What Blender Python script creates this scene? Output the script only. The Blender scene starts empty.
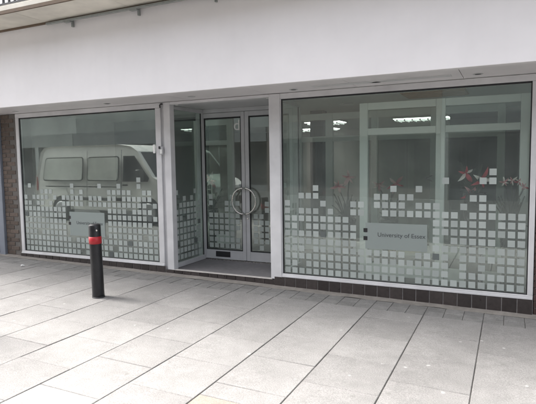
import bpy, bmesh, math, random
from mathutils import Vector, Matrix
random.seed(11)
R = math.radians
scene = bpy.context.scene
C = scene.collection

# ------------------------------------------------------------------ camera
YAW, PITCH, ROLL = .445, .080, -.015
cam_d = bpy.data.cameras.new('camera'); cam = bpy.data.objects.new('camera', cam_d); C.objects.link(cam)
cyw, syw, cp, sp = math.cos(YAW), math.sin(YAW), math.cos(PITCH), math.sin(PITCH)
Fw = Vector((-syw*cp, cyw*cp, -sp)); Rt = Vector((cyw, syw, 0)); Up = Rt.cross(Fw)
R2 = math.cos(ROLL)*Rt + math.sin(ROLL)*Up; U2 = -math.sin(ROLL)*Rt + math.cos(ROLL)*Up
M = Matrix(((R2.x, U2.x, -Fw.x, 0), (R2.y, U2.y, -Fw.y, -6.159), (R2.z, U2.z, -Fw.z, 1.699), (0, 0, 0, 1)))
cam.matrix_world = M
cam_d.sensor_width = 36; cam_d.lens = 36*506.4/536; cam_d.clip_start = .05; cam_d.clip_end = 1000
scene.camera = cam

# ------------------------------------------------------------------ sky, sun, exposure
SUN_EL, SUN_AZ = R(52), math.atan2(-.95, .06)      # azimuth of the sun: x = sin, y = cos
w = bpy.data.worlds.new('World'); scene.world = w; w.use_nodes = True
nt = w.node_tree; nt.nodes.clear()
sky = nt.nodes.new('ShaderNodeTexSky'); sky.sky_type = 'NISHITA'; sky.sun_disc = False
sky.sun_elevation = SUN_EL; sky.sun_rotation = SUN_AZ
sky.air_density = .7; sky.dust_density = 6.0; sky.ozone_density = 1.0
hsv = nt.nodes.new('ShaderNodeHueSaturation'); hsv.inputs['Saturation'].default_value = .30
bg = nt.nodes.new('ShaderNodeBackground'); bg.inputs['Strength'].default_value = .145
wo = nt.nodes.new('ShaderNodeOutputWorld')
nt.links.new(sky.outputs[0], hsv.inputs['Color']); nt.links.new(hsv.outputs[0], bg.inputs['Color']); nt.links.new(bg.outputs[0], wo.inputs['Surface'])
sl = bpy.data.lights.new('sun', 'SUN'); sl.energy = .85; sl.angle = R(24); sl.color = (1, .975, .94)
so = bpy.data.objects.new('sun', sl); C.objects.link(so)
sd = Vector((math.sin(SUN_AZ)*math.cos(SUN_EL), math.cos(SUN_AZ)*math.cos(SUN_EL), math.sin(SUN_EL)))
so.rotation_euler = sd.to_track_quat('Z', 'Y').to_euler(); so.location = (-8, -6, 14)
vs = scene.view_settings; vs.view_transform = 'Standard'; vs.look = 'None'; vs.gamma = 1; vs.use_curve_mapping = False
vs.exposure = 2.12
scene.cycles.transparent_max_bounces = 32; scene.cycles.max_bounces = 10; scene.cycles.glossy_bounces = 6
scene.cycles.sample_clamp_indirect = 8

# ------------------------------------------------------------------ materials
MATS = {}
def mat(name, col, rough=.6, var=.08, scale=6, bump=0, bscale=60, metal=0, rnd=0, spec=.5, spots=None, detail=6, stain=0, grain=0, streak=0):
    if name in MATS: return MATS[name]
    m = bpy.data.materials.new(name); m.use_nodes = True; n = m.node_tree.nodes; l = m.node_tree.links
    b = n['Principled BSDF']; b.inputs['Roughness'].default_value = rough; b.inputs['Metallic'].default_value = metal
    b.inputs['Specular IOR Level'].default_value = spec
    tc = n.new('ShaderNodeTexCoord'); geo = n.new('ShaderNodeNewGeometry')
    noi = n.new('ShaderNodeTexNoise'); noi.inputs['Scale'].default_value = scale; noi.inputs['Detail'].default_value = detail
    l.new(geo.outputs['Position'], noi.inputs['Vector'])
    mr = n.new('ShaderNodeMapRange'); mr.inputs['From Min'].default_value = .25; mr.inputs['From Max'].default_value = .75
    mr.inputs['To Min'].default_value = 1-var; mr.inputs['To Max'].default_value = 1+var
    l.new(noi.outputs['Fac'], mr.inputs['Value'])
    fac = mr.outputs[0]
    if rnd:
        oi = n.new('ShaderNodeObjectInfo'); m2 = n.new('ShaderNodeMapRange')
        m2.inputs['To Min'].default_value = 1-rnd; m2.inputs['To Max'].default_value = 1+rnd
        l.new(oi.outputs['Random'], m2.inputs['Value'])
        mu = n.new('ShaderNodeMath'); mu.operation = 'MULTIPLY'; l.new(fac, mu.inputs[0]); l.new(m2.outputs[0], mu.inputs[1]); fac = mu.outputs[0]
    if stain:
        n3 = n.new('ShaderNodeTexNoise'); n3.inputs['Scale'].default_value = .9; n3.inputs['Detail'].default_value = 8; n3.inputs['Roughness'].default_value = .65
        l.new(geo.outputs['Position'], n3.inputs['Vector'])
        m3 = n.new('ShaderNodeMapRange'); m3.inputs['From Min'].default_value = .35; m3.inputs['From Max'].default_value = .65
        m3.inputs['To Min'].default_value = 1-stain; m3.inputs['To Max'].default_value = 1+stain*.4
        l.new(n3.outputs['Fac'], m3.inputs['Value'])
        mu = n.new('ShaderNodeMath'); mu.operation = 'MULTIPLY'; l.new(fac, mu.inputs[0]); l.new(m3.outputs[0], mu.inputs[1]); fac = mu.outputs[0]
    if streak:                      # faint rain streaks running down the paint
        mp = n.new('ShaderNodeMapping'); mp.inputs['Scale'].default_value = (9, 9, .5); l.new(geo.outputs['Position'], mp.inputs['Vector'])
        n5 = n.new('ShaderNodeTexNoise'); n5.inputs['Scale'].default_value = 1; n5.inputs['Detail'].default_value = 6; l.new(mp.outputs[0], n5.inputs['Vector'])
        m5 = n.new('ShaderNodeMapRange'); m5.inputs['From Min'].default_value = .5; m5.inputs['From Max'].default_value = .75
        m5.inputs['To Min'].default_value = 1; m5.inputs['To Max'].default_value = 1-streak; l.new(n5.outputs['Fac'], m5.inputs['Value'])
        mu = n.new('ShaderNodeMath'); mu.operation = 'MULTIPLY'; l.new(fac, mu.inputs[0]); l.new(m5.outputs[0], mu.inputs[1]); fac = mu.outputs[0]
    if grain:
        n4 = n.new('ShaderNodeTexNoise'); n4.inputs['Scale'].default_value = 110; n4.inputs['Detail'].default_value = 3
        l.new(geo.outputs['Position'], n4.inputs['Vector'])
        m4 = n.new('ShaderNodeMapRange'); m4.inputs['From Min'].default_value = .3; m4.inputs['From Max'].default_value = .7
        m4.inputs['To Min'].default_value = 1-grain; m4.inputs['To Max'].default_value = 1+grain; l.new(n4.outputs['Fac'], m4.inputs['Value'])
        mu = n.new('ShaderNodeMath'); mu.operation = 'MULTIPLY'; l.new(fac, mu.inputs[0]); l.new(m4.outputs[0], mu.inputs[1]); fac = mu.outputs[0]
    vm = n.new('ShaderNodeVectorMath'); vm.operation = 'SCALE'; vm.inputs[0].default_value = col
    l.new(fac, vm.inputs['Scale']); out = vm.outputs[0]
    if spots:                       # (colour, scale, radius, strength): trodden-in gum and flecks
        for (sc, ss, sr, st) in spots:
            vo = n.new('ShaderNodeTexVoronoi'); vo.inputs['Scale'].default_value = ss
            nz = n.new('ShaderNodeTexNoise'); nz.inputs['Scale'].default_value = 40
            l.new(geo.outputs['Position'], nz.inputs['Vector'])
            mv = n.new('ShaderNodeVectorMath'); mv.operation = 'SCALE'; mv.inputs['Scale'].default_value = .02; l.new(nz.outputs['Color'], mv.inputs[0])
            av = n.new('ShaderNodeVectorMath'); l.new(mv.outputs[0], av.inputs[0]); l.new(geo.outputs['Position'], av.inputs[1])
            l.new(av.outputs[0], vo.inputs['Vector'])
            mm = n.new('ShaderNodeMapRange'); mm.inputs['From Min'].default_value = sr; mm.inputs['From Max'].default_value = sr*.6
            mm.inputs['To Min'].default_value = 0; mm.inputs['To Max'].default_value = st
            l.new(vo.outputs['Distance'], mm.inputs['Value'])
            sx = n.new('ShaderNodeSeparateColor'); l.new(vo.outputs['Color'], sx.inputs[0])
            gt = n.new('ShaderNodeMath'); gt.operation = 'GREATER_THAN'; gt.inputs[1].default_value = .80; l.new(sx.outputs[0], gt.inputs[0])
            mx = n.new('ShaderNodeMath'); mx.operation = 'MULTIPLY'; l.new(mm.outputs[0], mx.inputs[0]); l.new(gt.outputs[0], mx.inputs[1])
            mi = n.new('ShaderNodeMix'); mi.data_type = 'RGBA'; l.new(mx.outputs[0], mi.inputs['Factor']); l.new(out, mi.inputs['A']); mi.inputs['B'].default_value = (*sc, 1)
            out = mi.outputs['Result']
    l.new(out, b.inputs['Base Color'])
    rr = n.new('ShaderNodeMapRange'); rr.inputs['To Min'].default_value = max(.02, rough-.12); rr.inputs['To Max'].default_value = min(1, rough+.12)
    l.new(noi.outputs['Fac'], rr.inputs['Value']); l.new(rr.outputs[0], b.inputs['Roughness'])
    if bump:
        nb = n.new('ShaderNodeTexNoise'); nb.inputs['Scale'].default_value = bscale; nb.inputs['Detail'].default_value = 5
        l.new(geo.outputs['Position'], nb.inputs['Vector'])
        bu = n.new('ShaderNodeBump'); bu.inputs['Strength'].default_value = bump; bu.inputs['Distance'].default_value = .006
        l.new(nb.outputs['Fac'], bu.inputs['Height']); l.new(bu.outputs[0], b.inputs['Normal'])
    MATS[name] = m; return m
def glass(name, tint, ior, veil=0):
    if name in MATS: return MATS[name]
    m = bpy.data.materials.new(name); m.use_nodes = True; n = m.node_tree.nodes; l = m.node_tree.links; n.clear()
    o = n.new('ShaderNodeOutputMaterial'); mx = n.new('ShaderNodeMixShader'); tr = n.new('ShaderNodeBsdfTransparent'); gl = n.new('ShaderNodeBsdfGlossy')
    fr = n.new('ShaderNodeFresnel'); ge = n.new('ShaderNodeNewGeometry'); mr = n.new('ShaderNodeMapRange')
    mr.inputs['To Min'].default_value = ior; mr.inputs['To Max'].default_value = 1/ior     # same reflectance on both faces of the pane
    l.new(ge.outputs['Backfacing'], mr.inputs['Value']); l.new(mr.outputs[0], fr.inputs['IOR'])
    tr.inputs['Color'].default_value = (*tint, 1); gl.inputs['Color'].default_value = (.93, 1, .965, 1); gl.inputs['Roughness'].default_value = .0
    no = n.new('ShaderNodeTexNoise'); no.inputs['Scale'].default_value = 1.3; no.inputs['Detail'].default_value = 1
    bu = n.new('ShaderNodeBump'); bu.inputs['Strength'].default_value = .06; bu.inputs['Distance'].default_value = .006
    l.new(ge.outputs['Position'], no.inputs['Vector']); l.new(no.outputs['Fac'], bu.inputs['Height']); l.new(bu.outputs[0], gl.inputs['Normal'])
    l.new(fr.outputs[0], mx.inputs[0]); l.new(tr.outputs[0], mx.inputs[1]); l.new(gl.outputs[0], mx.inputs[2]); top = mx.outputs[0]
    if veil:                        # pale uneven diffuse layer, painted in as milky haze over the glass
        di = n.new('ShaderNodeBsdfDiffuse'); di.inputs[0].default_value = (.62, .64, .61, 1); m2 = n.new('ShaderNodeMixShader')
        nd = n.new('ShaderNodeTexNoise'); nd.inputs['Scale'].default_value = 2.2; nd.inputs['Detail'].default_value = 7; nd.inputs['Roughness'].default_value = .6
        l.new(ge.outputs['Position'], nd.inputs['Vector'])
        md = n.new('ShaderNodeMapRange'); md.inputs['From Min'].default_value = .3; md.inputs['From Max'].default_value = .7
        md.inputs['To Min'].default_value = veil*.6; md.inputs['To Max'].default_value = veil*1.4; l.new(nd.outputs['Fac'], md.inputs['Value'])
        l.new(md.outputs[0], m2.inputs[0]); l.new(top, m2.inputs[1]); l.new(di.outputs[0], m2.inputs[2]); top = m2.outputs[0]
    l.new(top, o.inputs[0])
    MATS[name] = m; return m
def film(name, col, opacity):       # etched window film: diffuse + light let through
    m = bpy.data.materials.new(name); m.use_nodes = True; n = m.node_tree.nodes; l = m.node_tree.links; n.clear()
    o = n.new('ShaderNodeOutputMaterial'); a = n.new('ShaderNodeMixShader'); c = n.new('ShaderNodeMixShader')
    d = n.new('ShaderNodeBsdfDiffuse'); t = n.new('ShaderNodeBsdfTranslucent'); tr = n.new('ShaderNodeBsdfTransparent')
    oi = n.new('ShaderNodeObjectInfo'); mr = n.new('ShaderNodeMapRange'); mr.inputs['To Min'].default_value = .86; mr.inputs['To Max'].default_value = 1.08
    l.new(oi.outputs['Random'], mr.inputs['Value'])
    vm = n.new('ShaderNodeVectorMath'); vm.operation = 'SCALE'; vm.inputs[0].default_value = col; l.new(mr.outputs[0], vm.inputs['Scale'])
    l.new(vm.outputs[0], d.inputs[0]); t.inputs[0].default_value = (*col, 1)
    a.inputs[0].default_value = .25; l.new(d.outputs[0], a.inputs[1]); l.new(t.outputs[0], a.inputs[2])
    c.inputs[0].default_value = opacity; l.new(tr.outputs[0], c.inputs[1]); l.new(a.outputs[0], c.inputs[2]); l.new(c.outputs[0], o.inputs[0])
    MATS[name] = m; return m
def glow(name, col, s):
    m = bpy.data.materials.new(name); m.use_nodes = True; n = m.node_tree.nodes
    b = n['Principled BSDF']; b.inputs['Base Color'].default_value = (.8, .8, .8, 1)
    b.inputs['Emission Color'].default_value = (*col, 1); b.inputs['Emission Strength'].default_value = s
    MATS[name] = m; return m

slab_m = mat('paving concrete', (.236, .228, .219), .82, .10, 9, .5, 90, rnd=.09, grain=.22, spots=[((.42, .41, .395), 5.5, .10, .7), ((.15, .145, .135), 4.1, .09, .6), ((.17, .16, .15), 22, .16, .35)], stain=.18)
joint_m = mat('joint sand', (.075, .072, .066), .95, .25, 30, .4)
street_m = mat('street concrete', (.27, .265, .255), .9, .15, 2, .3, stain=.2)
sett_m = mat('grey setts', (.195, .19, .182), .85, .16, 14, .6, 70, rnd=.10, stain=.2, grain=.2)
mortar_m = mat('mortar fillet', (.24, .222, .20), .9, .2, 12, .5, stain=.25)
fascia_m = mat('white fascia paint', (.83, .805, .81), .5, .015, 3, .06, 25, stain=.04, streak=.012)
soffit_m = mat('grey soffit board', (.74, .71, .72), .38, .05, 4, rnd=.05)
alu_m = mat('white powder coat', (.64, .635, .64), .40, .07, 5, stain=.14)
alug_m = mat('grey anodised frame', (.52, .52, .53), .38, .07, 6, stain=.14)
gasket_m = mat('black gasket', (.018, .018, .02), .6)
tile_m = mat('dark glazed tile', (.048, .040, .038), .32, .25, 25, .15, 40, rnd=.25)
grout_m = mat('tile grout', (.33, .31, .30), .9, .2, 30)
brick_m = mat('brown brick', (.115, .088, .072), .88, .25, 30, .6, 80, rnd=.22)
brick2_m = mat('dark brown brick', (.075, .045, .038), .85, .22, 30, .6, 80, rnd=.25)
bmort_m = mat('brick mortar', (.13, .12, .11), .95, .15, 30)
glass_m = glass('window glass', (.92, .965, .945), 2.0, .058)
pglass_m = glass('partition glass', (.90, .93, .915), 1.45)
film_m = film('etched film', (.53, .575, .55), .95)
filmd_m = film('dark film', (.20, .22, .215), .9)
signf_m = film('sign film', (.44, .49, .47), .78)
ink_m = mat('dark grey lettering', (.05, .055, .06), .6)
steel_m = mat('brushed steel', (.62, .60, .57), .25, .06, 40, metal=1)
dark_m = mat('black plastic', (.02, .02, .022), .45)
whitep_m = mat('white plastic', (.78, .78, .76), .4)
step_m = mat('entrance floor', (.19, .18, .185), .7, .18, 18, .2, stain=.2)
nose_m = mat('step nosing', (.52, .49, .46), .7, .1, 20)
int_floor_m = mat('carpet grey', (.13, .125, .12), .95, .15, 40)
int_wall_m = mat('interior wall grey', (.46, .435, .415), .8, .14, 2)
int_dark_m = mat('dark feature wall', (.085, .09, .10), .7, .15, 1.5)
int_ceil_m = mat('ceiling board', (.85, .85, .83), .8, .03, 3)
white_m = mat('white painted timber', (.86, .87, .84), .45, .03, 4)
bronze_m = mat('brown grille', (.50, .32, .20), .6, .2, 12)
navy_m = mat('navy paint', (.016, .02, .042), .4, .15, 6)
bluegrey_m = mat('blue grey paint', (.20, .22, .26), .5, .08, 8)
beige_m = mat('beige concrete soffit', (.70, .665, .59), .8, .07, 5, .2, 40, rnd=.04, stain=.18)
brown_m = mat('dark brown finish', (.13, .09, .06), .7, .2, 10)
galv_m = mat('galvanised trunking', (.30, .32, .31), .45, .12, 20, metal=.4)
bollard_m = mat('black bollard paint', (.014, .014, .016), .36, .45, 9, .12, 30, grain=.35)
red_m = mat('red band', (.42, .016, .024), .35, .08, 20)
scuff_m = mat('scuffed bollard foot', (.03, .03, .03), .6, .5, 30)
light_m = glow('lit diffuser', (1, .97, .92), 2.3)

# ------------------------------------------------------------------ helpers
def box(bm, x0, x1, y0, y1, z0, z1):
    vs_ = [bm.verts.new(p) for p in ((x0,y0,z0),(x1,y0,z0),(x1,y1,z0),(x0,y1,z0),(x0,y0,z1),(x1,y0,z1),(x1,y1,z1),(x0,y1,z1))]
    for f in ((3,2,1,0),(4,5,6,7),(0,1,5,4),(1,2,6,5),(2,3,7,6),(3,0,4,7)): bm.faces.new([vs_[i] for i in f])
def bevel(bm, w, seg=1):
    bmesh.ops.bevel(bm, geom=list(bm.edges), offset=w, segments=seg, affect='EDGES', profile=.7)
def mesh(bm, name):
    me = bpy.data.meshes.new(name); bm.normal_update(); bm.to_mesh(me); bm.free(); return me
def put(name, me, m=None, parent=None, loc=(0,0,0), rot=None, smooth=False):
    o = bpy.data.objects.new(name, me); C.objects.link(o)
    if m and not me.materials: me.materials.append(m)
    o.location = loc
    if rot: o.rotation_euler = rot
    if parent: o.parent = parent
    if smooth:
        for p in me.polygons: p.use_smooth = True
    return o
def bx(name, x0, x1, y0, y1, z0, z1, m, parent=None, bev=0, seg=1):
    """a box whose origin sits at its own base centre"""
    bm = bmesh.new(); cx, cy = (x0+x1)/2, (y0+y1)/2
    box(bm, x0-cx, x1-cx, y0-cy, y1-cy, 0, z1-z0)
    if bev: bevel(bm, bev, seg)
    return put(name, mesh(bm, name), m, parent, (cx, cy, z0))
def boxes(name, lst, m, parent=None, bev=0):
    bm = bmesh.new()
    for b in lst: box(bm, *b)
    if bev: bevel(bm, bev)
    return put(name, mesh(bm, name), m, parent)
def empty(name, loc=(0,0,0), rot=None, parent=None):
    o = bpy.data.objects.new(name, None); C.objects.link(o); o.location = loc; o.empty_display_size = .2
    if rot: o.rotation_euler = rot
    if parent: o.parent = parent
    return o
def tag(o, label=None, cat=None, group=None, kind=None):
    if label: o['label'] = label
    if cat: o['category'] = cat
    if group: o['group'] = group
    if kind: o['kind'] = kind
    return o
def lathe(name, prof, m, parent=None, loc=(0,0,0), n=28, rot=None):
    bm = bmesh.new(); rings = []
    for (r, z) in prof:
        rings.append([bm.verts.new((r*math.cos(2*math.pi*i/n), r*math.sin(2*math.pi*i/n), z)) for i in range(n)])
    for a, b in zip(rings, rings[1:]):
        for i in range(n): bm.faces.new((a[i], a[(i+1)%n], b[(i+1)%n], b[i]))
    bm.faces.new(rings[-1]); bm.faces.new(list(reversed(rings[0])))
    o = put(name, mesh(bm, name), m, parent, loc, rot)
    for p in o.data.polygons: p.use_smooth = len(p.vertices) == 4
    return o
def tube(name, pts, r, m, parent=None, n=10, loc=(0,0,0)):
    bm = bmesh.new(); rings = []; pts = [Vector(p) for p in pts]
    for i, p in enumerate(pts):
        t = (pts[min(i+1, len(pts)-1)]-pts[max(i-1, 0)]).normalized()
        a = t.orthogonal().normalized() if i == 0 else (a - t*a.dot(t)).normalized()
        b = t.cross(a); rr = r[i] if isinstance(r, (list, tuple)) else r
        rings.append([bm.verts.new(p + rr*(a*math.cos(2*math.pi*k/n) + b*math.sin(2*math.pi*k/n))) for k in range(n)])
    for a_, b_ in zip(rings, rings[1:]):
        for k in range(n): bm.faces.new((a_[k], a_[(k+1)%n], b_[(k+1)%n], b_[k]))
    bm.faces.new(rings[-1]); bm.faces.new(list(reversed(rings[0])))
    return put(name, mesh(bm, name), m, parent, loc, smooth=True)
def text(name, s, size, loc, m, parent, spacing=1.0):
    cu = bpy.data.curves.new(name, 'FONT'); cu.body = s; cu.size = size; cu.extrude = .0005; cu.space_character = spacing
    t = bpy.data.objects.new('tmp', cu); C.objects.link(t)
    dg = bpy.context.evaluated_depsgraph_get(); me = bpy.data.meshes.new_from_object(t.evaluated_get(dg)); me.name = name
    bpy.data.objects.remove(t); return put(name, me, m, parent, loc, (math.pi/2, 0, 0))
def gz(x): return -.022 - .014*x            # the pavement falls gently to the right

# ------------------------------------------------------------------ ground and paving
ground = empty('ground', (0, 0, -.022), (0, .014, 0))
bm = bmesh.new(); S_ = 150
vs4 = [bm.verts.new(p) for p in ((-S_,-S_,-.03), (S_,-S_,-.03), (S_,S_,-.03), (-S_,S_,-.03))]; bm.faces.new(vs4)
g_me = mesh(bm, 'ground'); C.objects.unlink(ground); bpy.data.objects.remove(ground)
ground = put('ground', g_me, street_m, None, (0, 0, -.022), (0, .014, 0)); tag(ground, kind='structure')
pav = bx('pavement', -34, 24, -4.48, 0, -.028, -.007, joint_m); pav.rotation_euler = (0, .014, 0)
pav.location = (-5*math.cos(.014), -2.24, -.022+5*math.sin(.014)-.028); tag(pav, kind='structure')
PX, PY, PZ = -5, -2.24, -.028                # local origin of the pavement object
def slab_bm(bm, x0, x1, y0, y1, top, th=.02, ch=.004, tilt=(0, 0)):
    def z(x, y): return top + tilt[0]*(x-(x0+x1)/2) + tilt[1]*(y-(y0+y1)/2)
    lo = [bm.verts.new((x, y, top-th)) for x, y in ((x0,y0),(x1,y0),(x1,y1),(x0,y1))]
    mi = [bm.verts.new((x, y, z(x,y)-ch)) for x, y in ((x0,y0),(x1,y0),(x1,y1),(x0,y1))]
    hi = [bm.verts.new((x, y, z(x,y))) for x, y in ((x0+ch,y0+ch),(x1-ch,y0+ch),(x1-ch,y1-ch),(x0+ch,y1-ch))]
    for a, b in ((lo, mi), (mi, hi)):
        for i in range(4): bm.faces.new((a[i], a[(i+1)%4], b[(i+1)%4], b[i]))
    bm.faces.new(hi)
def half_slab_mesh(w_, d_, th=.026):
    bm = bmesh.new(); slab_bm(bm, -w_/2, w_/2, -d_/2, d_/2, 0, th); return mesh(bm, 'paving_slab')
G = .0038
GC = .0026
full_me = half_slab_mesh(.6-2*G, .6-2*GC); full_me.materials.append(slab_m)
cut_me = half_slab_mesh(.6-2*G, .3-2*GC); cut_me.materials.append(slab_m)
cut2_me = half_slab_mesh(.6-2*G, .48-2*GC); cut2_me.materials.append(slab_m)
far_bm = bmesh.new()
for k in range(-55, 40):
    x0 = -.22 + .6*(k-1); x1 = x0+.6
    if x0 < -33.5 or x1 > 23.5: continue
    odd = (k % 2)
    y = -.52; rows = []
    if odd: rows.append((y, y-.3)); y -= .3
    while y > -4.05: d_ = min(.6, y+4.30); rows.append((y, y-d_)); y -= d_
    for (ya, yb) in rows:
        if abs(x0+2.02) < .01 and abs(ya+2.92) < .01:      # a patched slab: a short piece, then a sandy infill
            for (p0, p1, pm) in ((-2.92, -3.145, slab_m), (-3.145, -3.52, mat('sandy infill slab', (.25, .222, .185), .85, .12, 9, .5, 90, grain=.22))):
                bm_ = bmesh.new(); slab_bm(bm_, -.3+G, .3-G, -(p0-p1)/2+GC, (p0-p1)/2-GC, 0, .026); put('paving_slab', mesh(bm_, 'paving_slab'), pm, pav, ((x0+x1)/2-PX, (p0+p1)/2-PY, -PZ))
            continue
        tx, ty = random.uniform(-.004, .004), random.uniform(-.004, .004)
        near = -12.4 < x0 and x1 < 4.0
        if near:
            me = full_me if ya-yb > .55 else (cut_me if ya-yb < .35 else cut2_me)
            o = put('paving_slab', me, None, pav, ((x0+x1)/2-PX, (ya+yb)/2-PY, -PZ+random.uniform(-.0015, .0015)), (ty, -tx, 0))
        else:
            slab_bm(far_bm, x0+G, x1-G, yb+GC, ya-GC, random.uniform(-.0015, .0015), .022, .004, (tx, ty))
bmesh.ops.translate(far_bm, verts=far_bm.verts, vec=(-PX, -PY, -PZ))
far = put('distant_paving', mesh(far_bm, 'distant_paving'), slab_m, pav); tag(far, kind='stuff')
road = bx('road', -34, 24, -15.7, -4.482, -.018, -.008, mat('road asphalt', (.06, .06, .06), .9, .2, 20, .5, 60, stain=.2), None); road.rotation_euler = (0, .014, 0)
road.location = (-5*math.cos(.014), -10.091, -.022+5*math.sin(.014)-.018); tag(road, kind='structure')
bm = bmesh.new(); slab_bm(bm, -.447, .447, -.083, .083, 0, .026, .012); kerb_me = mesh(bm, 'kerb_stone'); kerb_me.materials.append(mat('kerb concrete', (.22, .215, .205), .85, .12, 10, .5, rnd=.08, grain=.2))
for k in range(-30, 30): 
    if -33 < -.2+.9*k < 23: put('kerb_stone', kerb_me, None, pav, (-.2+.9*k-PX, -4.39-PY, -PZ))
# mortar fillet along the wall and two courses of grey setts
bm = bmesh.new(); n_ = 200
for i in range(n_):
    xa, xb = -30+.25*i, -30+.25*(i+1)
    if xb > 12: break
    a = [bm.verts.new((x, y, z)) for x, y, z in ((xa, -.15, -.004), (xb, -.15, -.004), (xb, -.0, .014), (xa, 0, .014))]; bm.faces.new(a)
bmesh.ops.remove_doubles(bm, verts=bm.verts, dist=.001)
for v in bm.verts:
    if v.co.y < -.1: v.co.y += random.uniform(-.012, .012)
    v.co.z += random.uniform(-.002, .003)
bmesh.ops.translate(bm, verts=bm.verts, vec=(-PX, -PY, -PZ))
put('mortar_fillet', mesh(bm, 'mortar_fillet'), mortar_m, pav)
bm = bmesh.new(); slab_bm(bm, -.0980, .0980, -.0893, .0893, 0, .02, .004); sett_me = mesh(bm, 'sett'); sett_me.materials.append(sett_m)
far_bm = bmesh.new()
for r_ in range(2):
    yc = -.153 - .0915 - .183*r_
    for k in range(-150, 60):
        xc = -.12 + .2*k
        if -10.4 < xc < 2.4: put('sett', sett_me, None, pav, (xc-PX, yc-PY, -PZ-.003+random.uniform(-.003, .002)), (random.uniform(-.012, .012), random.uniform(-.012, .012), 0))
        elif -30 < xc < 12: slab_bm(far_bm, xc-.098, xc+.098, yc-.0893, yc+.0893, -.003, .02, .004)
bmesh.ops.translate(far_bm, verts=far_bm.verts, vec=(-PX, -PY, -PZ))
tag(put('distant_setts', mesh(far_bm, 'distant_setts'), sett_m, pav), kind='stuff')

# ------------------------------------------------------------------ the shop building
shop = empty('shop_building', (-3.7, 0, 0)); OX = 3.7
tag(shop, 'glazed shop unit with long white fascia, recessed glass doors and square-dotted windows', 'shop')
class Sub:                                  # parts are laid out in world coordinates, then parented without moving
    pass
def under(o, p):
    o.parent = p; o.matrix_parent_inverse = Matrix.Translation(-wloc(p)); return o
def wloc(p):
    v = Vector(p.location)
    while p.parent: v = v + p.matrix_parent_inverse.to_translation() + Vector(p.parent.location); p = p.parent
    return v
def part(o, p=None):
    p = p or shop
    o.parent = p
    # total world translation of p
    o.matrix_parent_inverse = (WM(p)).inverted(); return o
def WM(o):
    m = Matrix.LocRotScale(Vector(o.location), o.rotation_euler, Vector(o.scale))
    if o.parent: return WM(o.parent) @ o.matrix_parent_inverse @ m
    return m

# fascia and soffit
FX0, FX1 = -15.0, 6.0
bm = bmesh.new()
box(bm, FX0, FX1, -.80, -.70, 2.583, 3.72)
fas = part(put('fascia', mesh(bm, 'fascia'), fascia_m)); bv = fas.modifiers.new('bevel', 'BEVEL'); bv.width = .006; bv.segments = 2
sof = part(empty('soffit', (-4, -.35, 2.585)))
xs = [FX0]
while xs[-1] < FX1-.1: xs.append(min(FX1, xs[-1]+1.21))
for a, b in zip(xs, xs[1:]):
    part(bx('soffit_panel', a+.003, b-.003, -.698, .0, 2.588, 2.604, soffit_m, None, .002), sof)
for x, y in ((-2.448, -.24), (-.32, -.29), (-5.389, -.33), (-7.4, -.30), (-3.9, -.33), (-1.4, -.29)):
    o = part(lathe('downlight', [(.052, 0), (.052, .003), (.040, .004), (.036, .02)], alug_m, None, (x, y, 2.583)), sof)
    if x in (-2.448, -.32, -5.389):
        part(lathe('downlight_lens', [(.033, 0), (.033, .004)], dark_m, None, (x, y, 2.5815), 20), o)
part(bx('soffit_pale_strip', -2.16, -.58, -.40, -.27, 2.583, 2.5875, alu_m, None, .002), sof)  # thin pale strip along the soffit
part(bx('roof_slab', FX0, FX1, -.69, 9.0, 2.92, 3.10, int_wall_m))
part(bx('unseen_upper_wall', FX0, FX1, 5.6, 5.9, 3.10, 6.4, brick_m))  # unseen wall, added against sky leaking in; set back to light the street

# plinth of dark tiles
def plinth(x0, x1, z1, yf, n_, z0=-.10):
    pl = part(bx('plinth', x0, x1, yf+.008, .08, z0, z1-.002, grout_m))
    w_ = (x1-x0)/n_
    bm = bmesh.new(); box(bm, -w_/2+.0055, w_/2-.0055, -.006, .006, 0, z1-z0); bevel(bm, .0025)
    me = mesh(bm, 'tile'); me.materials.append(tile_m)
    for i in range(n_):
        part(put('tile', me, None, None, (x0+w_*(i+.5), yf+.004+random.uniform(-.0012, .0012), z0), (random.uniform(-.006, .006), 0, 0)), pl)
    return pl
plinth(-2.845, .262, .145, -.035, 20)
plinth(-7.79, -4.645, .145, -.035, 20)
# entrance step
st = part(bx('entrance_step', -4.66, -2.86, -.018, 1.02, -.1, .100, step_m))
part(bx('step_nosing', -4.535, -2.875, -.034, .03, .1005, .110, nose_m, None, .003), st)
w_ = .155
bm = bmesh.new(); box(bm, -w_/2+.0055, w_/2-.0055, -.006, .006, 0, .196); bevel(bm, .0025); me = mesh(bm, 'tile'); me.materials.append(tile_m)
for i in range(12): part(put('tile', me, None, None, (-4.645+w_*(i+.5)*.97, -.024, -.098)), st)

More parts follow.
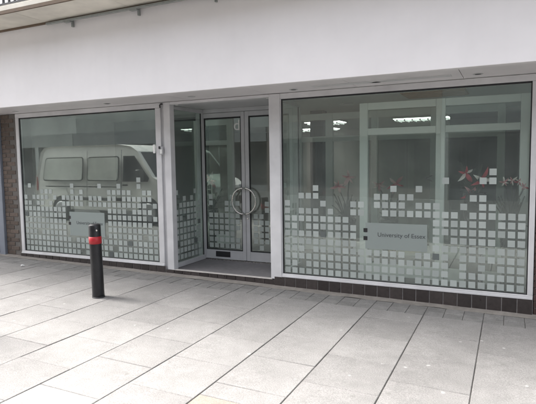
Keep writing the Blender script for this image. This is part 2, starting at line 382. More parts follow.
# vinyl squares
SQ = .074; PIT = .0995
bm = bmesh.new(); box(bm, -SQ/2, SQ/2, -.0006, .0006, -SQ/2, SQ/2); sq_me = mesh(bm, 'vinyl_square'); sq_me.materials.append(film_m)
sqd_me = sq_me.copy(); sqd_me.materials.clear(); sqd_me.materials.append(filmd_m)
def squares(parent, n_, x0, y, seed, z0=.252, skip=None, axis='x', dense=8, dx=PIT, sc=(.5, .3, .14, .05, .01, 0)):
    rs = random.Random(seed)
    base = dense; h = []
    for i in range(n_):
        base += rs.choice((-1, 0, 0, 1)); base = max(dense-1, min(dense+1, base)); h.append(base)
    for i in range(n_):
        for r_ in range(0, dense+6):
            u = x0 + dx*i; z = z0 + PIT*r_
            if skip and skip[0] < u < skip[1] and skip[2] < z < skip[3]: continue
            if r_ < h[i]: ok = rs.random() > .035
            else:
                q = sc[min(5, r_-h[i])]; ok = rs.random() < q
            if not ok:
                continue
            me = sqd_me if (r_ < h[i]-1 and rs.random() < .03) else sq_me
            if axis == 'x': part(put('vinyl_square', me, None, None, (u, y, z)), parent)
            else: part(put('vinyl_square', me, None, None, (y, u, z), (0, 0, math.pi/2)), parent)

def window(x0, x1, seed, sign, skip, fl, fr, dense, label):
    """x0..x1 is the visible glass"""
    wn = part(empty('shop_window', ((x0+x1)/2, 0, .145)))
    z0, z1 = .195, 2.51
    part(bx('bottom_rail', x0-fl, x1+fr, -.030, .05, .147, z0, alu_m, None, .004), wn)
    part(bx('sill_lip', x0-fl+.004, x1+fr-.004, -.041, -.0305, .149, .168, alu_m, None, .002), wn)
    part(bx('top_rail', x0-fl, x1+fr, -.028, .05, z1, 2.582, alu_m, None, .004), wn)
    part(bx('jamb', x0-fl, x0, -.027, .05, z0+.001, z1-.001, alu_m, None, .004), wn)
    part(bx('jamb', x1, x1+fr, -.027, .05, z0+.001, z1-.001, alu_m, None, .004), wn)
    g = .011
    part(boxes('gasket', [(x0+.0005, x0+g, -.012, .018, z0+.0005, z1-.0005), (x1-g, x1-.0005, -.012, .018, z0+.0005, z1-.0005),
                          (x0+g, x1-g, -.012, .018, z1-g*1.6, z1-.0005), (x0+g, x1-g, -.012, .018, z0+.0005, z0+g*.6)], gasket_m), wn)
    part(bx('pane', x0+.006, x1-.006, -.004, .004, z0+.004, z1-.006, glass_m), wn)
    n_ = int((x1-x0-.03)/PIT)
    off = ((x1-x0)-PIT*(n_-1))/2
    squares(wn, n_, x0+off, -.0056, seed, skip=skip, dense=dense, sc=(.62, .4, .2, .06, .01, 0) if x0 < -5 else (.78, .58, .32, .12, .04, 0))
    sx0, sx1, sz0, sz1 = sign
    part(bx('sign_panel', sx0, sx1, -.0062, -.0048, sz0, sz1, signf_m), wn)
    part(text('lettering', 'University of Essex', .074, (sx0+.15, -.0072, (sz0+sz1)/2-.005), ink_m, None), wn)
    for dz in (.035, .135):
        part(bx('logo_square', sx0-.024, sx0+.026, -.0078, -.0066, sz1-dz-.085, sz1-dz-.035, dark_m), wn)
    return wn
window(-7.69, -4.76, 5, (-6.60, -5.84, .52, .915), (-6.66, -5.80, .48, .95), .075, .095, 9, 'l')
window(-2.72, .205, 8, (-1.60, -.86, .60, .925), (-1.68, -.82, .56, .96), .012, .055, 8, 'r')

# jambs of the entrance
ent = part(empty('entrance_screen', (-3.7, .45, .1)))
part(bx('post', -4.602, -4.488, -.034, .075, .102, 2.582, alu_m, None, .004), ent)
part(bx('post_recess', -4.664, -4.603, .0, .06, .102, 2.582, alug_m), ent)
part(bx('post', -2.892, -2.733, -.034, .075, .112, 2.582, alu_m, None, .004), ent)
part(bx('head_beam', -4.487, -2.893, -.030, .05, 2.545, 2.5825, alu_m, None, .003), ent)
part(bx('lobby_ceiling', -4.487, -2.893, .051, .95, 2.552, 2.582, alug_m), ent)
for x in (-4.43, -2.95): part(lathe('lobby_light', [(.024, 0), (.024, .012)], whitep_m, None, (x, .075, 2.5395), 16), ent)
# side screens of the recess
for sx, s_ in ((-4.545, 1), (-2.835, -1)):
    ss = part(empty('side_screen', (sx, .48, .1)), None)
    part(bx('bottom_rail', sx-.022, sx+.022, .077, .915, .104, .175, alug_m, None, .003), ss)
    part(bx('top_rail', sx-.022, sx+.022, .077, .915, 2.49, 2.551, alug_m, None, .003), ss)
    part(bx('stile', sx-.022, sx+.022, .875, .915, .176, 2.489, alug_m, None, .003), ss)
    part(bx('gasket', sx-.008, sx+.008, .862, .8745, .176, 2.489, gasket_m), ss)
    part(bx('pane', sx-.004, sx+.004, .078, .862, .176, 2.489, glass_m), ss)
    squares(ss, 7, .15, sx+.0056*s_, 21 if s_ > 0 else 22, axis='y', dense=8)
# door frame and doors
DY = .93
dfm = part(empty('door_frame', (-3.7, DY, .1)))
part(bx('jamb', -4.66, -4.585, DY-.03, DY+.06, .101, 2.551, alug_m, None, .003), dfm)
part(bx('jamb', -2.935, -2.86, DY-.03, DY+.06, .101, 2.551, alug_m, None, .003), dfm)
part(bx('head', -4.584, -2.936, DY-.03, DY+.06, 2.49, 2.551, alug_m, None, .003), dfm)
part(bx('threshold', -4.584, -2.936, DY-.04, DY+.06, .1005, .113, steel_m), dfm)
MX = -3.763
def door(x0, x1, hinge_left, seed):
    d = part(empty('door', ((x0+x1)/2, DY, .115)))
    z0, z1 = .118, 2.486
    s0, s1 = (.068, .062)
    part(bx('stile', x0, x0+s0, DY-.022, DY+.022, z0, z1, alug_m, None, .004), d)
    part(bx('stile', x1-s1, x1, DY-.022, DY+.022, z0, z1, alug_m, None, .004), d)
    part(bx('bottom_rail', x0+s0+.0005, x1-s1-.0005, DY-.021, DY+.021, z0, .265, alug_m, None, .003), d)
    part(bx('top_rail', x0+s0+.0005, x1-s1-.0005, DY-.021, DY+.021, 2.412, z1, alug_m, None, .003), d)
    a, b = x0+s0, x1-s1
    part(boxes('gasket', [(a, a+.012, DY-.016, DY+.016, .266, 2.411), (b-.012, b, DY-.016, DY+.016, .266, 2.411), (a+.012, b-.012, DY-.016, DY+.016, 2.39, 2.411), (a+.012, b-.012, DY-.016, DY+.016, .266, .278)], gasket_m), d)
    part(bx('pane', a+.006, b-.006, DY-.004, DY+.004, .268, 2.405, glass_m), d)
    n_ = int((b-a-.02)/PIT); off = ((b-a)-PIT*(n_-1))/2
    squares(d, n_, a+off, DY-.0056, seed, z0=.34, dense=7)
    # half of the ring pull
    r_ = .205; cz = 1.08; pts = []
    for i in range(17):
        t = -math.pi/2 + math.pi*i/16 if hinge_left is False else math.pi/2 + math.pi*i/16
        pts.append((r_*math.cos(t)*.965 + (.012 if hinge_left is False else -.012), 0, r_*math.sin(t)))
    part(tube('ring_pull', pts, .0155, steel_m, None, 12, (MX, DY-.085, cz)), d)
    for zz in (cz+r_*.93, cz-r_*.93):
        xx = MX + (.045 if hinge_left is False else -.045)
        part(tube('pull_mount', [(0, 0, 0), (0, .066, 0)], .010, steel_m, None, 10, (xx, DY-.085, zz)), d)
    return d
d1 = door(-4.580, MX-.003, True, 31)
d2 = door(MX+.003, -2.94, False, 32)
lp = part(bx('letter_plate', -4.33, -4.06, DY-.030, DY-.0215, .155, .245, dark_m, None, .003), d1)
part(lathe('lock', [(.016, 0), (.016, .006), (.012, .010)], steel_m, None, (MX+.035, DY-.022, .80), 16, (math.pi/2, 0, 0)), d2)
part(text('sticker_letter', 'd', .24, (-3.965, DY-.0065, 2.20), whitep_m, None), d1)
# small fittings on the mullion
part(bx('contact_box', -4.80, -4.765, -.048, -.0305, 1.845, 1.975, whitep_m, None, .004))
part(bx('lock_box', -4.668, -4.610, -.075, -.0345, 1.82, 1.94, alug_m, None, .005))
part(bx('lock_cover', -4.642, -4.606, -.092, -.0755, 1.835, 1.90, whitep_m, None, .004))
part(bx('lock_bracket', -4.672, -4.64, -.086, -.0755, 1.905, 1.945, dark_m, None, .003))
part(tube('cable_clip', [(-4.645, -.05, 2.505), (-4.645, -.055, 2.545), (-4.622, -.055, 2.56), (-4.60, -.05, 2.556)], .011, dark_m))

# brick piers
def pier(x0, x1, m, z0, z1, name='brick_pier'):
    p = part(bx(name, x0+.006, x1-.006, -.012, .30, z0-.1, z1, bmort_m))
    bm = bmesh.new(); box(bm, -.1035, .1035, -.006, .05, 0, .064); bevel(bm, .003); me = mesh(bm, 'brick'); me.materials.append(m)
    bm = bmesh.new(); box(bm, -.049, .049, -.006, .05, 0, .064); bevel(bm, .003); mh = mesh(bm, 'brick'); mh.materials.append(m)
    k = 0; z = z0-.05
    while z < z1-.06:
        x = x0
        seq = [me, me, mh] if k % 2 else [mh, me, me]
        for q in seq:
            wd = .207 if q is me else .098
            if x+wd > x1+.012: break
            part(put('brick', q, None, None, (x+wd/2, -.014+random.uniform(-.002, .002), z)), p); x += wd+.010
        z += .075; k += 1
    return p
pier(-8.15, -7.77, brick_m, .09, 2.58)
pier(.268, .80, brick2_m, -.04, 2.58)

# interior shell
IX0, IX1, IY1 = -7.95, .36, 8.6
part(bx('interior_floor', IX0, IX1, 1.021, IY1, -.05, .098, int_floor_m))
part(bx('display_floor', IX0, -4.667, .081, 1.02, -.05, .1385, int_floor_m))
part(bx('display_floor', -2.855, IX1, .081, 1.02, -.05, .1385, int_floor_m))
ce = part(bx('interior_ceiling', IX0, IX1, .96, IY1, 2.625, 2.70, int_ceil_m))
part(bx('interior_ceiling', IX0, -4.665, .051, .9595, 2.625, 2.70, int_ceil_m))
part(bx('interior_ceiling', -2.73, IX1, .051, .9595, 2.625, 2.70, int_ceil_m))
part(bx('interior_wall', IX0-.1, IX0, .09, IY1, -.1, 2.9, int_wall_m))
part(bx('interior_wall', IX1, IX1+.1, .09, IY1, -.1, 2.9, int_wall_m))
part(bx('interior_wall', IX0-.1, IX1+.1, IY1, IY1+.1, -.1, 2.9, int_wall_m))
part(bx('feature_wall', -1.05, IX1-.002, 4.2, 4.3, .098, 2.62, int_dark_m))
part(bx('feature_wall', -7.94, -5.55, 2.62, 2.72, .098, 2.62, int_dark_m))
gr = part(bx('ceiling_grille', -1.40, -.54, 1.10, 1.72, 2.612, 2.6245, bronze_m, None, .003))
for i in range(7): part(bx('slat', -1.38, -.56, 1.13+.084*i, 1.165+.084*i, 2.598, 2.6115, bronze_m), gr)
part(lathe('ceiling_downlight', [(.11, 0), (.11, .008)], alug_m, None, (-2.433, 2.0, 2.616), 24))  # round ceiling downlight, unlit
part(bx('dark_column', -3.36, -3.12, 2.75, 3.0, .098, 2.62, mat('blue black paint', (.02, .025, .035), .5)))
for (x, y, ln) in ((-1.75, 5.4, 1.2), (-3.9, 5.2, .9), (-4.9, 7.4, 1.2)):
    cl = part(bx('ceiling_light', x-ln/2, x+ln/2, y-.30, y+.30, 2.585, 2.6245, whitep_m, None, .004))
    part(bx('diffuser', x-ln/2+.03, x+ln/2-.03, y-.27, y+.27, 2.572, 2.5845, light_m), cl)
    for q in range(7):
        xx = x-ln/2+.03+(ln-.06)*(q+.5)/7; part(bx('louvre', xx-.012, xx+.012, y-.275, y+.275, 2.53, 2.5715, alug_m), cl)
    for yy in (y-.14, y, y+.14): part(bx('louvre', x-ln/2+.03, x+ln/2-.03, yy-.008, yy+.008, 2.545, 2.5695, alug_m), cl)

def partition(name, y, posts, rails, panes, d=.07):
    p = part(empty(name, (sum(a for a, _ in posts)/len(posts), y, .1)))
    for (x, w_) in posts: part(bx('post', x-w_/2, x+w_/2, y, y+d, .14 if y < 1 else .099, 2.4505 if y < 1 else 2.5205, white_m, None, .004), p)
    for (xa, xb, z0, z1) in rails: part(bx('rail', xa, xb, y+.006, y+d-.006, z0, z1, white_m, None, .003), p)
    for (xa, xb, z0, z1) in panes: part(bx('pane', xa, xb, y+.03, y+.038, z0, z1, pglass_m), p)
    return p
R3 = [(.139, .30), (2.03, 2.115), (2.36, 2.45)]
rl, pn = [], []
for a, b in ((-1.715, -.847), (-.733, .107)):
    for z0, z1 in R3: rl.append((a, b, z0, z1))
    pn += [(a, b, .301, 2.029), (a, b, 2.116, 2.359)]
isc = partition('inner_screen', .55, [(-1.77, .11), (-.79, .11), (.16, .10)], rl, pn)
part(text('arrow_sticker', '<', .19, (-.985, .5785, 1.385), dark_m, None), isc)
rl, pn = [], []
xp = [(-5.62, .10), (-4.86, .12), (-3.42, .09), (-2.86, .13), (-2.06, .11), (-1.1, .11), (-.12, .11)]
for (a, wa), (b, wb) in zip(xp, xp[1:]):
    if a == -4.86: continue
    a, b = a+wa/2+.0005, b-wb/2-.0005
    for z0, z1 in ((.099, .28), (2.03, 2.12), (2.41, 2.52)): rl.append((a, b, z0, z1))
    pn += [(a, b, .281, 2.029), (a, b, 2.121, 2.409)]
partition('rear_screen', 2.35, xp, rl, pn)

# ------------------------------------------------------------------ walkway slab above the fascia
wk = empty('overhead_walkway', (-4, -1.1, 3.72)); tag(wk, 'beige concrete walkway slab with dark railing overhanging the white fascia', 'walkway')
xs = [FX0]
while xs[-1] < FX1-.1: xs.append(min(FX1, xs[-1]+1.5))
for a, b in zip(xs, xs[1:]):
    part(bx('soffit_slab', a+.003, b-.003, -1.395, -.699, 3.724, 3.80, beige_m, None, .004), wk)
part(bx('shadow_gap_strip', FX0, FX1, -.835, -.801, 3.700, 3.7235, brown_m), wk)  # dark brown strip drawn in for the shadow gap above the fascia
part(bx('edge_gap_strip', FX0, FX1, -1.425, -1.396, 3.705, 3.745, brown_m), wk)  # same shadow-gap line, drawn along the outer edge
part(bx('edge_beam', FX0, FX1, -1.42, -1.396, 3.7455, 3.81, beige_m, None, .004), wk)
rail = part(bx('handrail', FX0, FX1, -1.40, -1.36, 4.84, 4.88, dark_m, None, .005), wk)
part(bx('bottom_bar', FX0, FX1, -1.395, -1.365, 3.83, 3.855, dark_m), rail)
bm = bmesh.new(); box(bm, -.013, .013, -.013, .013, 0, .984); me = mesh(bm, 'baluster'); me.materials.append(dark_m)
x = -10.0
while x < 2: part(put('baluster', me, None, None, (x, -1.38, 3.8555)), rail); x += .11
bm = bmesh.new(); box(bm, -.02, .02, -.02, .02, 0, 1.0); me = mesh(bm, 'post'); me.materials.append(dark_m)
for i in range(13): part(put('post', me, None, None, (-14+1.5*i, -1.345, 3.80)), rail)
# cable trunking with brackets under the walkway
tk = empty('cable_trunking', (-5.95, -.87, 3.66)); tag(tk, 'grey metal cable trunking on brackets along top of white fascia', 'trunking')
part(bx('channel', -5.95, 5.5, -.885, -.850, 3.666, 3.695, galv_m, None, .003), tk)
for x in (-5.50, -4.345, -3.19, -2.03, -.88, .27):
    b_ = part(bx('bracket', x-.012, x+.012, -.836, -.803, 3.595, 3.695, galv_m), tk)
    part(bx('bracket_arm', x-.10, x+.012, -.885, -.8365, 3.653, 3.6655, galv_m), b_)

# ------------------------------------------------------------------ neighbouring units
nb = empty('neighbour_shop', (-10, 0, .1)); tag(nb, 'dark navy neighbouring shopfront at the far left beyond the brick pier', 'shop')
part(bx('corner_post', -8.30, -8.16, -.06, .06, .0, 2.582, bluegrey_m, None, .006), nb)
part(bx('stall_riser', -14.9, -8.301, .0, .06, 0, .55, navy_m, None, .004), nb)
part(bx('door_panel', -9.36, -8.45, -.02, -.001, .16, .52, navy_m, None, .004), nb)
part(bx('head_panel', -14.9, -8.301, .0, .06, 2.05, 2.582, navy_m, None, .004), nb)
for x in (-14.8, -13.2, -11.6, -10.0, -8.36): part(bx('stile', x-.05, x+.05, .0, .06, .551, 2.049, navy_m, None, .004), nb)
for a, b in ((-14.75, -13.25), (-13.15, -11.65), (-11.55, -10.05), (-9.95, -8.41)): part(bx('pane', a, b, .02, .03, .551, 2.049, glass_m), nb)
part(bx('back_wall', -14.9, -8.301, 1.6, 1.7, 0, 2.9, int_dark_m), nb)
nr = empty('unit_beyond_pier', (3.2, 0, 0)); tag(nr, 'dark shopfront past the brown pier at the right edge', 'shop')
part(bx('stall_riser', .801, 5.9, .0, .06, -.15, .5, brown_m), nr)
part(bx('head_panel', .801, 5.9, .0, .06, 2.1, 2.582, brown_m), nr)
for x in (.85, 2.5, 4.2, 5.85): part(bx('stile', x-.048, x+.048, .0, .06, .501, 2.099, brown_m), nr)
for a, b in ((.899, 2.45), (2.55, 4.15), (4.25, 5.8)): part(bx('pane', a, b, .02, .03, .501, 2.099, glass_m), nr)
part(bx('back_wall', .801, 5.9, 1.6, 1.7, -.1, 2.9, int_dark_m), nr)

# ------------------------------------------------------------------ bollards
def bollard(x, y, tilt, label):
    b = empty('bollard', (x, y, gz(x)-.004), (tilt[0], tilt[1], .4)); tag(b, label, 'bollard', 'black steel bollards on the paving')
    r_ = .073
    lathe('post', [(r_+.003, .0), (r_, .06), (r_, .66), (r_, .90), (r_-.004, .915), (r_-.016, .924), (.02, .928)], bollard_m, b, n=40)
    lathe('reflective_band', [(r_+.0005, .680), (r_+.004, .682), (r_+.004, .769), (r_+.0005, .771)], red_m, b, n=40)
    lathe('foot_collar', [(r_+.006, -.01), (r_+.005, .008), (r_+.003, .02)], scuff_m, b, n=40)
    lathe('lock_cap', [(.012, 0), (.012, .006), (.008, .008)], steel_m, b, (0, 0, 0), 14).matrix_local = Matrix.Translation((math.cos(-.9)*(r_-.002), math.sin(-.9)*(r_-.002), .85)) @ Matrix.Rotation(-.9, 4, 'Z') @ Matrix.Rotation(math.pi/2, 4, 'Y')
    return b
bollard(-4.60, -1.47, (.008, -.012), 'black bollard with red band standing before the left shop window')
bollard(-4.86, -3.02, (0, 0), 'black bollard just out of the left edge whose shadow falls on the slabs')

# ------------------------------------------------------------------ litter
rs = random.Random(4)
bm = bmesh.new(); bmesh.ops.create_icosphere(bm, subdivisions=2, radius=.03)
for v in bm.verts: v.co *= rs.uniform(.6, 1.15); v.co.z = max(-.012, v.co.z*.7)
P = (-7.02, -.62)
lit = put('paper_scrap', mesh(bm, 'paper_scrap'), mat('white paper', (.75, .75, .73), .8), None, (P[0], P[1], gz(P[0])+.014))
tag(lit, 'small crumpled white paper scrap on paving near the brick pier', 'litter')

# ------------------------------------------------------------------ lilies inside
petal_m = {}
for nm, c0, c1 in (('red lily petal', (.42, .012, .03), (.55, .05, .08)), ('white lily petal', (.80, .62, .58), (.82, .78, .74)), ('pink lily petal', (.50, .12, .16), (.62, .34, .34)), ('pale lily petal', (.70, .36, .36), (.72, .55, .53))):
    m = bpy.data.materials.new(nm); m.use_nodes = True; n = m.node_tree.nodes; l = m.node_tree.links
    tc = n.new('ShaderNodeTexCoord'); sx = n.new('ShaderNodeSeparateXYZ'); l.new(tc.outputs['Generated'], sx.inputs[0])
    mi = n.new('ShaderNodeMix'); mi.data_type = 'RGBA'; mi.inputs['A'].default_value = (*c0, 1); mi.inputs['B'].default_value = (*c1, 1)
    l.new(sx.outputs['X'], mi.inputs['Factor']); b = n['Principled BSDF']; l.new(mi.outputs['Result'], b.inputs['Base Color']); b.inputs['Roughness'].default_value = .5
    petal_m[nm.split()[0]] = m
def petal_mesh(L, W, m):
    bm = bmesh.new(); prev = None; N = 7
    for i in range(N+1):
        t = i/N; wd = W*math.sin(math.pi*min(1, t*.92+.08))**.8*(1-.25*t) + .002; z = .45*L*math.sin(t*2.2) - .28*L*t*t; x = L*t
        row = [bm.verts.new((x, -wd/2, z+.12*wd)), bm.verts.new((x, 0, z-.05*wd)), bm.verts.new((x, wd/2, z+.12*wd))]
        if prev:
            for k in range(2): bm.faces.new((prev[k], row[k], row[k+1], prev[k+1]))
        prev = row
    me = mesh(bm, 'petal'); me.materials.append(m)
    for p in me.polygons: p.use_smooth = True
    return me
PM = {k: petal_mesh(.19, .058, v) for k, v in petal_m.items()}
vase_m = mat('dark vase glaze', (.018, .016, .018), .25, .2, 10); stem_m = mat('lily stem green', (.018, .03, .02), .6, .2, 20)
def lily(x, y, z0, heads, label, seed, top=.78):
    rs = random.Random(seed)
    L = empty('lily_vase', (x, y, z0)); tag(L, label, 'flowers', 'lily arrangements behind the glass')
    lathe('vase', [(.10, 0), (.115, .03), (.085, .25), (.10, .5), (.135, top-.04), (.13, top), (.12, top-.01)], vase_m, L, n=24)
    for (dx, dz, col, tilt, s_) in heads:
        hz = dz - z0
        o = tube('stem', [(0, 0, top-.1), (dx*.3, 0, top+(hz-top)*.5), (dx, -.02, hz-.02)], .008, stem_m, L, 8)
        bl = empty('blossom', (dx, -.03, hz), (math.pi/2+tilt[0], tilt[1], rs.uniform(0, 6)), L)
        bl.rotation_euler = (math.pi/2+tilt[0], tilt[1], tilt[2])
        NP = 5 + (len(col) % 2 == 0)
        for k in range(NP):
            c_ = col[k % len(col)]
            p = put('petal', PM[c_], None, bl, (0, 0, 0), (0, rs.uniform(-.5, .35), k*2*math.pi/NP+rs.uniform(-.35, .35))); q_ = s_*rs.uniform(.65, 1.1); p.scale = (q_, q_*rs.uniform(.8, 1.3), q_)
    for k in range(16):
        a = rs.uniform(0, 6.28); bm = bmesh.new(); pr = None; up = rs.uniform(.15, .55); out = rs.uniform(.06, .2)
        for i in range(6):
            t = i/5; wd = .055*math.sin(math.pi*min(.98, t+.06)); r_ = .02+out*t; zz = top-.05+up*t-.12*t*t
            row = [bm.verts.new((r_, -wd/2, zz)), bm.verts.new((r_+.01, 0, zz-.012)), bm.verts.new((r_, wd/2, zz))]
            if pr:
                bm.faces.new((pr[0], row[0], row[1], pr[1])); bm.faces.new((pr[1], row[1], row[2], pr[2]))
            pr = row
        put('leaf', mesh(bm, 'leaf'), stem_m, L, (0, 0, 0), (0, 0, a))
RW = ('red', 'white', 'red', 'red', 'white', 'pink')
PW = ('pink', 'white', 'pink', 'red')
lily(-.36, .27, .139, [(.06, 1.45, ('white', 'red', 'white', 'red', 'red'), (.1, .2, .3), .9), (-.11, 1.53, ('white', 'red', 'red'), (.2, -.5, .2), .7), (-.06, 1.31, ('pink', 'pink', 'red'), (.5, -.9, .2), .7)], 'red and white lilies with pink drooping bloom behind the right window pane', 1, 1.16)
lily(-2.10, .88, .098, [(.04, 1.46, ('pale', 'pale', 'pink'), (.2, -.3, .1), .75), (-.12, 1.33, ('pale', 'pink'), (.0, -.5, .4), .6)], 'pale pink lilies behind the glass left of the white inner screen post', 2)
lily(-1.50, .90, .098, [(-.14, 1.36, ('pale', 'pink', 'pale'), (.2, .2, .3), .65), (.10, 1.37, ('red', 'pink', 'pale'), (.1, .4, .1), .75)], 'pinkish red lilies above the window sign', 3)
lily(.03, .30, .139, [(-.08, 1.42, ('white', 'pink'), (.1, .2, .1), .35), (0, 1.44, ('pink', 'white'), (.1, .2, .1), .35), (.07, 1.43, ('white', 'red'), (.1, -.2, .1), .35), (.12, 1.37, ('red', 'pink'), (.1, .2, .1), .3)], 'small pale blooms in dark vase by the right window jamb', 6)
lily(-4.78, 1.5, .098, [(.02, 1.39, RW, (.1, .1, .5), .9)], 'single pink lily seen through the left entrance door', 4)

# ------------------------------------------------------------------ van parked left of the view (seen mirrored in the left window)
van = empty('parked_van', (-9.93, -5.1, gz(-9.93))); tag(van, 'cream white van mirrored in the left shop window', 'van')
vb_m = mat('van paint', (.90, .89, .84), .28, .03, 3); vg_m = glass('van glass', (.30, .33, .33), 1.75); vd_m = mat('van trim black', (.02, .02, .02), .5)
ty_m = mat('tyre rubber', (.018, .018, .018), .85, .2, 30); lamp_m = mat('lamp lens', (.6, .6, .6), .15); rlamp_m = mat('red lamp lens', (.45, .02, .02), .2)
VL0, VL1 = -2.42, 2.45
def van_body():
    # side outline (x forward, z up); arches cut as polygon notches
    prof = [(VL0, .42), (VL0-.01, .95), (VL0+.03, 1.25), (VL0+.16, 1.93), (VL0+.28, 2.05), (VL0+.6, 2.09), (.6, 2.09), (1.02, 2.03), (1.25, 1.9), (1.78, 1.22), (2.2, 1.05), (VL1-.04, .88), (VL1, .62), (VL1-.03, .36)]
    def arch(cx):
        return [(cx+.38*math.cos(math.pi*i/10), .33+.38*math.sin(math.pi*i/10)) for i in range(11)]
    low = [(1.94+.0, .30)] and []
    lower = [(x, max(z, .30)) for x, z in arch(1.62)] + [(x, max(z, .30)) for x, z in arch(-1.45)]
    loop = prof + lower
    bm = bmesh.new(); W = .94; NL = []
    for (y, inset) in ((-W+.05, .05), (-W, .0), (W, .0), (W-.05, .05)):
        ring = []
        for (x, z) in loop:
            tum = .12*max(0, (z-1.1)/1.0)**1.3        # sides lean in above the belt
            yy = y - math.copysign(tum, y)
            cx, cz = -.05, 1.1
            f = 1 - inset*.5
            ring.append(bm.verts.new((cx+(x-cx)*f if z > .75 else x, yy, cz+(z-cz)*f if z > .75 else z)))
        NL.append(ring)
    n_ = len(loop)
    for a, b in zip(NL, NL[1:]):
        for i in range(n_): bm.faces.new((a[i], b[i], b[(i+1)%n_], a[(i+1)%n_]))
    bm.faces.new(NL[0]); bm.faces.new(list(reversed(NL[-1])))
    bmesh.ops.triangulate(bm, faces=[f for f in bm.faces if len(f.verts) > 4])
    bmesh.ops.recalc_face_normals(bm, faces=bm.faces)
    return mesh(bm, 'body')
body = put('body', van_body(), vb_m, van)
def side_panel(name, pts, yoff, m, parent, side, th=.012):
    bm = bmesh.new(); A = []; B = []
    for (x, z) in pts:
        tum = .12*max(0, (z-1.1)/1.0)**1.3; y = .94 - tum
        A.append(bm.verts.new((x, side*(y+yoff), z))); B.append(bm.verts.new((x, side*(y+yoff-th), z)))
    n_ = len(pts); bm.faces.new(A); bm.faces.new(list(reversed(B)))
    for i in range(n_): bm.faces.new((A[i], B[i], B[(i+1)%n_], A[(i+1)%n_]))
    bmesh.ops.recalc_face_normals(bm, faces=bm.faces)
    return put(name, mesh(bm, name), m, parent)
def rrect(x0, x1, z0, z1, r_=.07, lean0=0, lean1=0):
    pts = []
    for cx, cz, a0 in ((x1-r_, z0+r_, -90), (x1-r_, z1-r_, 0), (x0+r_, z1-r_, 90), (x0+r_, z0+r_, 180)):
        for i in range(5):
            a = R(a0+22.5*i); x = cx+r_*math.cos(a); z = cz+r_*math.sin(a)
            t = (z-z0)/(z1-z0); pts.append((x + (lean0 if x < (x0+x1)/2 else lean1)*t, z))
    return pts
for side in (1, -1):
    for (a, b, la, lb) in ((-2.08, -.62, .06, 0), (-.40, .64, 0, 0)):
        f = side_panel('side_window', rrect(a-.028, b+.028, 1.122, 1.778, .085, la, lb), .004, vd_m, van, side)
        side_panel('pane', rrect(a, b, 1.15, 1.75, .07, la, lb), .010, mat('van pane reflection tone', (.50, .51, .47), .08, .30, 2.5), f, side)  # pale colour stands in for bright reflections on the side panes
    f = side_panel('cab_window', [(.80, 1.11), (1.62, 1.11), (1.66, 1.2), (1.16, 1.78), (.80, 1.78)], .004, vd_m, van, side)
    side_panel('pane', [(.84, 1.15), (1.57, 1.15), (1.58, 1.2), (1.14, 1.74), (.84, 1.74)], .010, mat('dark van glass', (.015, .018, .02), .05), f, side)
    side_panel('door_rail', rrect(-2.0, .65, .955, .985, .012), .012, vd_m, van, side, .02)
    side_panel('side_moulding', rrect(-1.0, 1.15, .60, .68, .02), .014, vd_m, van, side, .02)
    for x in (-.47, .73): side_panel('door_gap', rrect(x-.006, x+.006, .45, 1.95, .004), .002, vd_m, van, side, .006)
    side_panel('door_handle', rrect(.82, .98, 1.0, 1.04, .018), .03, vd_m, van, side, .03)
    mr_ = bx('wing_mirror', 1.42, 1.54, min(side*.97, side*1.17), max(side*.97, side*1.17), 1.12, 1.42, vd_m, van, .04, 3)
    for cx in (1.62, -1.45):
        wh = lathe('wheel', [(.02, -.09), (.26, -.095), (.325, -.085), (.335, -.06), (.335, .06), (.325, .085), (.26, .095), (.02, .09)], ty_m, van, (cx, side*.84, .335), 36, (math.pi/2, 0, 0))
        lathe('rim', [(.225, -.012), (.22, .0), (.17, .008), (.05, -.01), (.02, .0)], mat('wheel silver', (.45, .45, .46), .35, .05, 9, metal=.6), wh, (0, 0, -.098*side), 28, (math.pi if side > 0 else 0, 0, 0))
    bx('tail_lamp', VL0-.012, VL0+.06, min(side*.80, side*.92), max(side*.80, side*.92), .85, 1.25, rlamp_m, van, .015)
    bx('headlamp', VL1-.16, VL1-.005, min(side*.58, side*.88), max(side*.58, side*.88), .70, .90, lamp_m, van, .03, 2)
bx('front_bumper', VL1-.14, VL1+.05, -.90, .90, .30, .56, vd_m, van, .04, 2)
bx('rear_bumper', VL0-.07, VL0+.08, -.90, .90, .36, .56, vd_m, van, .03, 2)
bx('grille', VL1-.05, VL1+.015, -.50, .50, .66, .80, vd_m, van, .01)
bm = bmesh.new()
q = [(1.27, .74, 1.87), (1.77, .80, 1.235), (1.77, -.80, 1.235), (1.27, -.74, 1.87)]
nrm = Vector((.8, 0, .6)); A = [bm.verts.new(Vector(p)+nrm*.012) for p in q]; B = [bm.verts.new(Vector(p)-nrm*.01) for p in q]
bm.faces.new(A); bm.faces.new(list(reversed(B)))
for i in range(4): bm.faces.new((A[i], B[i], B[(i+1)%4], A[(i+1)%4]))
bmesh.ops.recalc_face_normals(bm, faces=bm.faces)
put('windscreen', mesh(bm, 'windscreen'), MATS['dark van glass'], van)

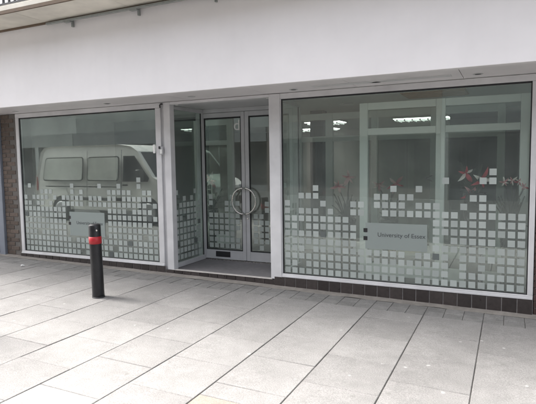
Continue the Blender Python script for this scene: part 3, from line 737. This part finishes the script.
# ------------------------------------------------------------------ the far side of the street (seen only in the glass)
op_wall = [mat('grey render', (.27, .285, .28), .85, .08, 1.5, stain=.15), mat('brown street brick', (.15, .125, .11), .9, .2, 12), mat('pale render', (.38, .395, .385), .85, .06, 1.5, stain=.12)]
shopdark_m = mat('dark shopfront', (.03, .035, .04), .5); opg_m = mat('dark street glass', (.02, .026, .028), .06)
def opposite(x0, x1, wm, fm, label, hgt):
    y = -16.0; b = empty('street_building', ((x0+x1)/2, y, gz((x0+x1)/2))); tag(b, label, 'building', 'buildings across the street')
    part(bx('wall', x0+.01, x1-.01, y-8, y-.3, -.4, hgt, wm), b)
    part(bx('fascia', x0+.02, x1-.02, y-.299, y, 2.75, 3.5, fm), b)
    n_ = max(2, int((x1-x0)/2.6)); w_ = (x1-x0)/n_
    for i in range(n_):
        a = x0+w_*i
        part(bx('pier', a+.02, a+.30, y-.299, y+.02, -.4, 2.749, wm), b)
        s = part(bx('shop_window', a+.36, a+w_-.04, y-.29, y-.20, .45, 2.70, shopdark_m), b)
        part(bx('pane', a+.44, a+w_/2-.0, y-.199, y-.19, .55, 2.6, opg_m), s)
        part(bx('pane', a+w_/2+.06, a+w_-.10, y-.199, y-.19, .55, 2.6, opg_m), s)
        part(bx('stall_riser', a+.31, a+w_+.01, y-.298, y-.16, -.4, .449, fm), b)
        for z in (5.1, 7.6):
            if z+1.5 > hgt: continue
            u = part(bx('window', a+w_*.28, a+w_*.74, y-.299, y-.24, z, z+1.5, white_m), b)
            part(bx('pane', a+w_*.28+.07, a+w_*.51-.03, y-.239, y-.23, z+.08, z+1.42, opg_m), u)
            part(bx('pane', a+w_*.51+.03, a+w_*.74-.07, y-.239, y-.23, z+.08, z+1.42, opg_m), u)
            part(bx('sill', a+w_*.28-.06, a+w_*.74+.06, y-.299, y-.14, z-.09, z-.001, op_wall[2]), u)
    part(bx('parapet', x0, x1, y-.6, y-.2, hgt, hgt+.3, op_wall[2]), b)
opposite(-36, -23.2, op_wall[2], op_wall[0], 'pale rendered building across the street, leftmost in the mirrored view', 8.6)
opposite(-23.2, -11.5, op_wall[0], mat('slate fascia', (.16, .17, .175), .6), 'grey building with slate shop fascia across the street', 9.2)
opposite(-11.5, -2.6, op_wall[1], mat('umber fascia', (.11, .10, .095), .6), 'brown brick building with umber fascia across the street', 8.8)
opposite(-2.6, 12, mat('dark render', (.17, .18, .18), .85, .1, 2), mat('charcoal fascia', (.10, .105, .11), .6), 'dark grey building with charcoal shop fascia across the street', 9.0)
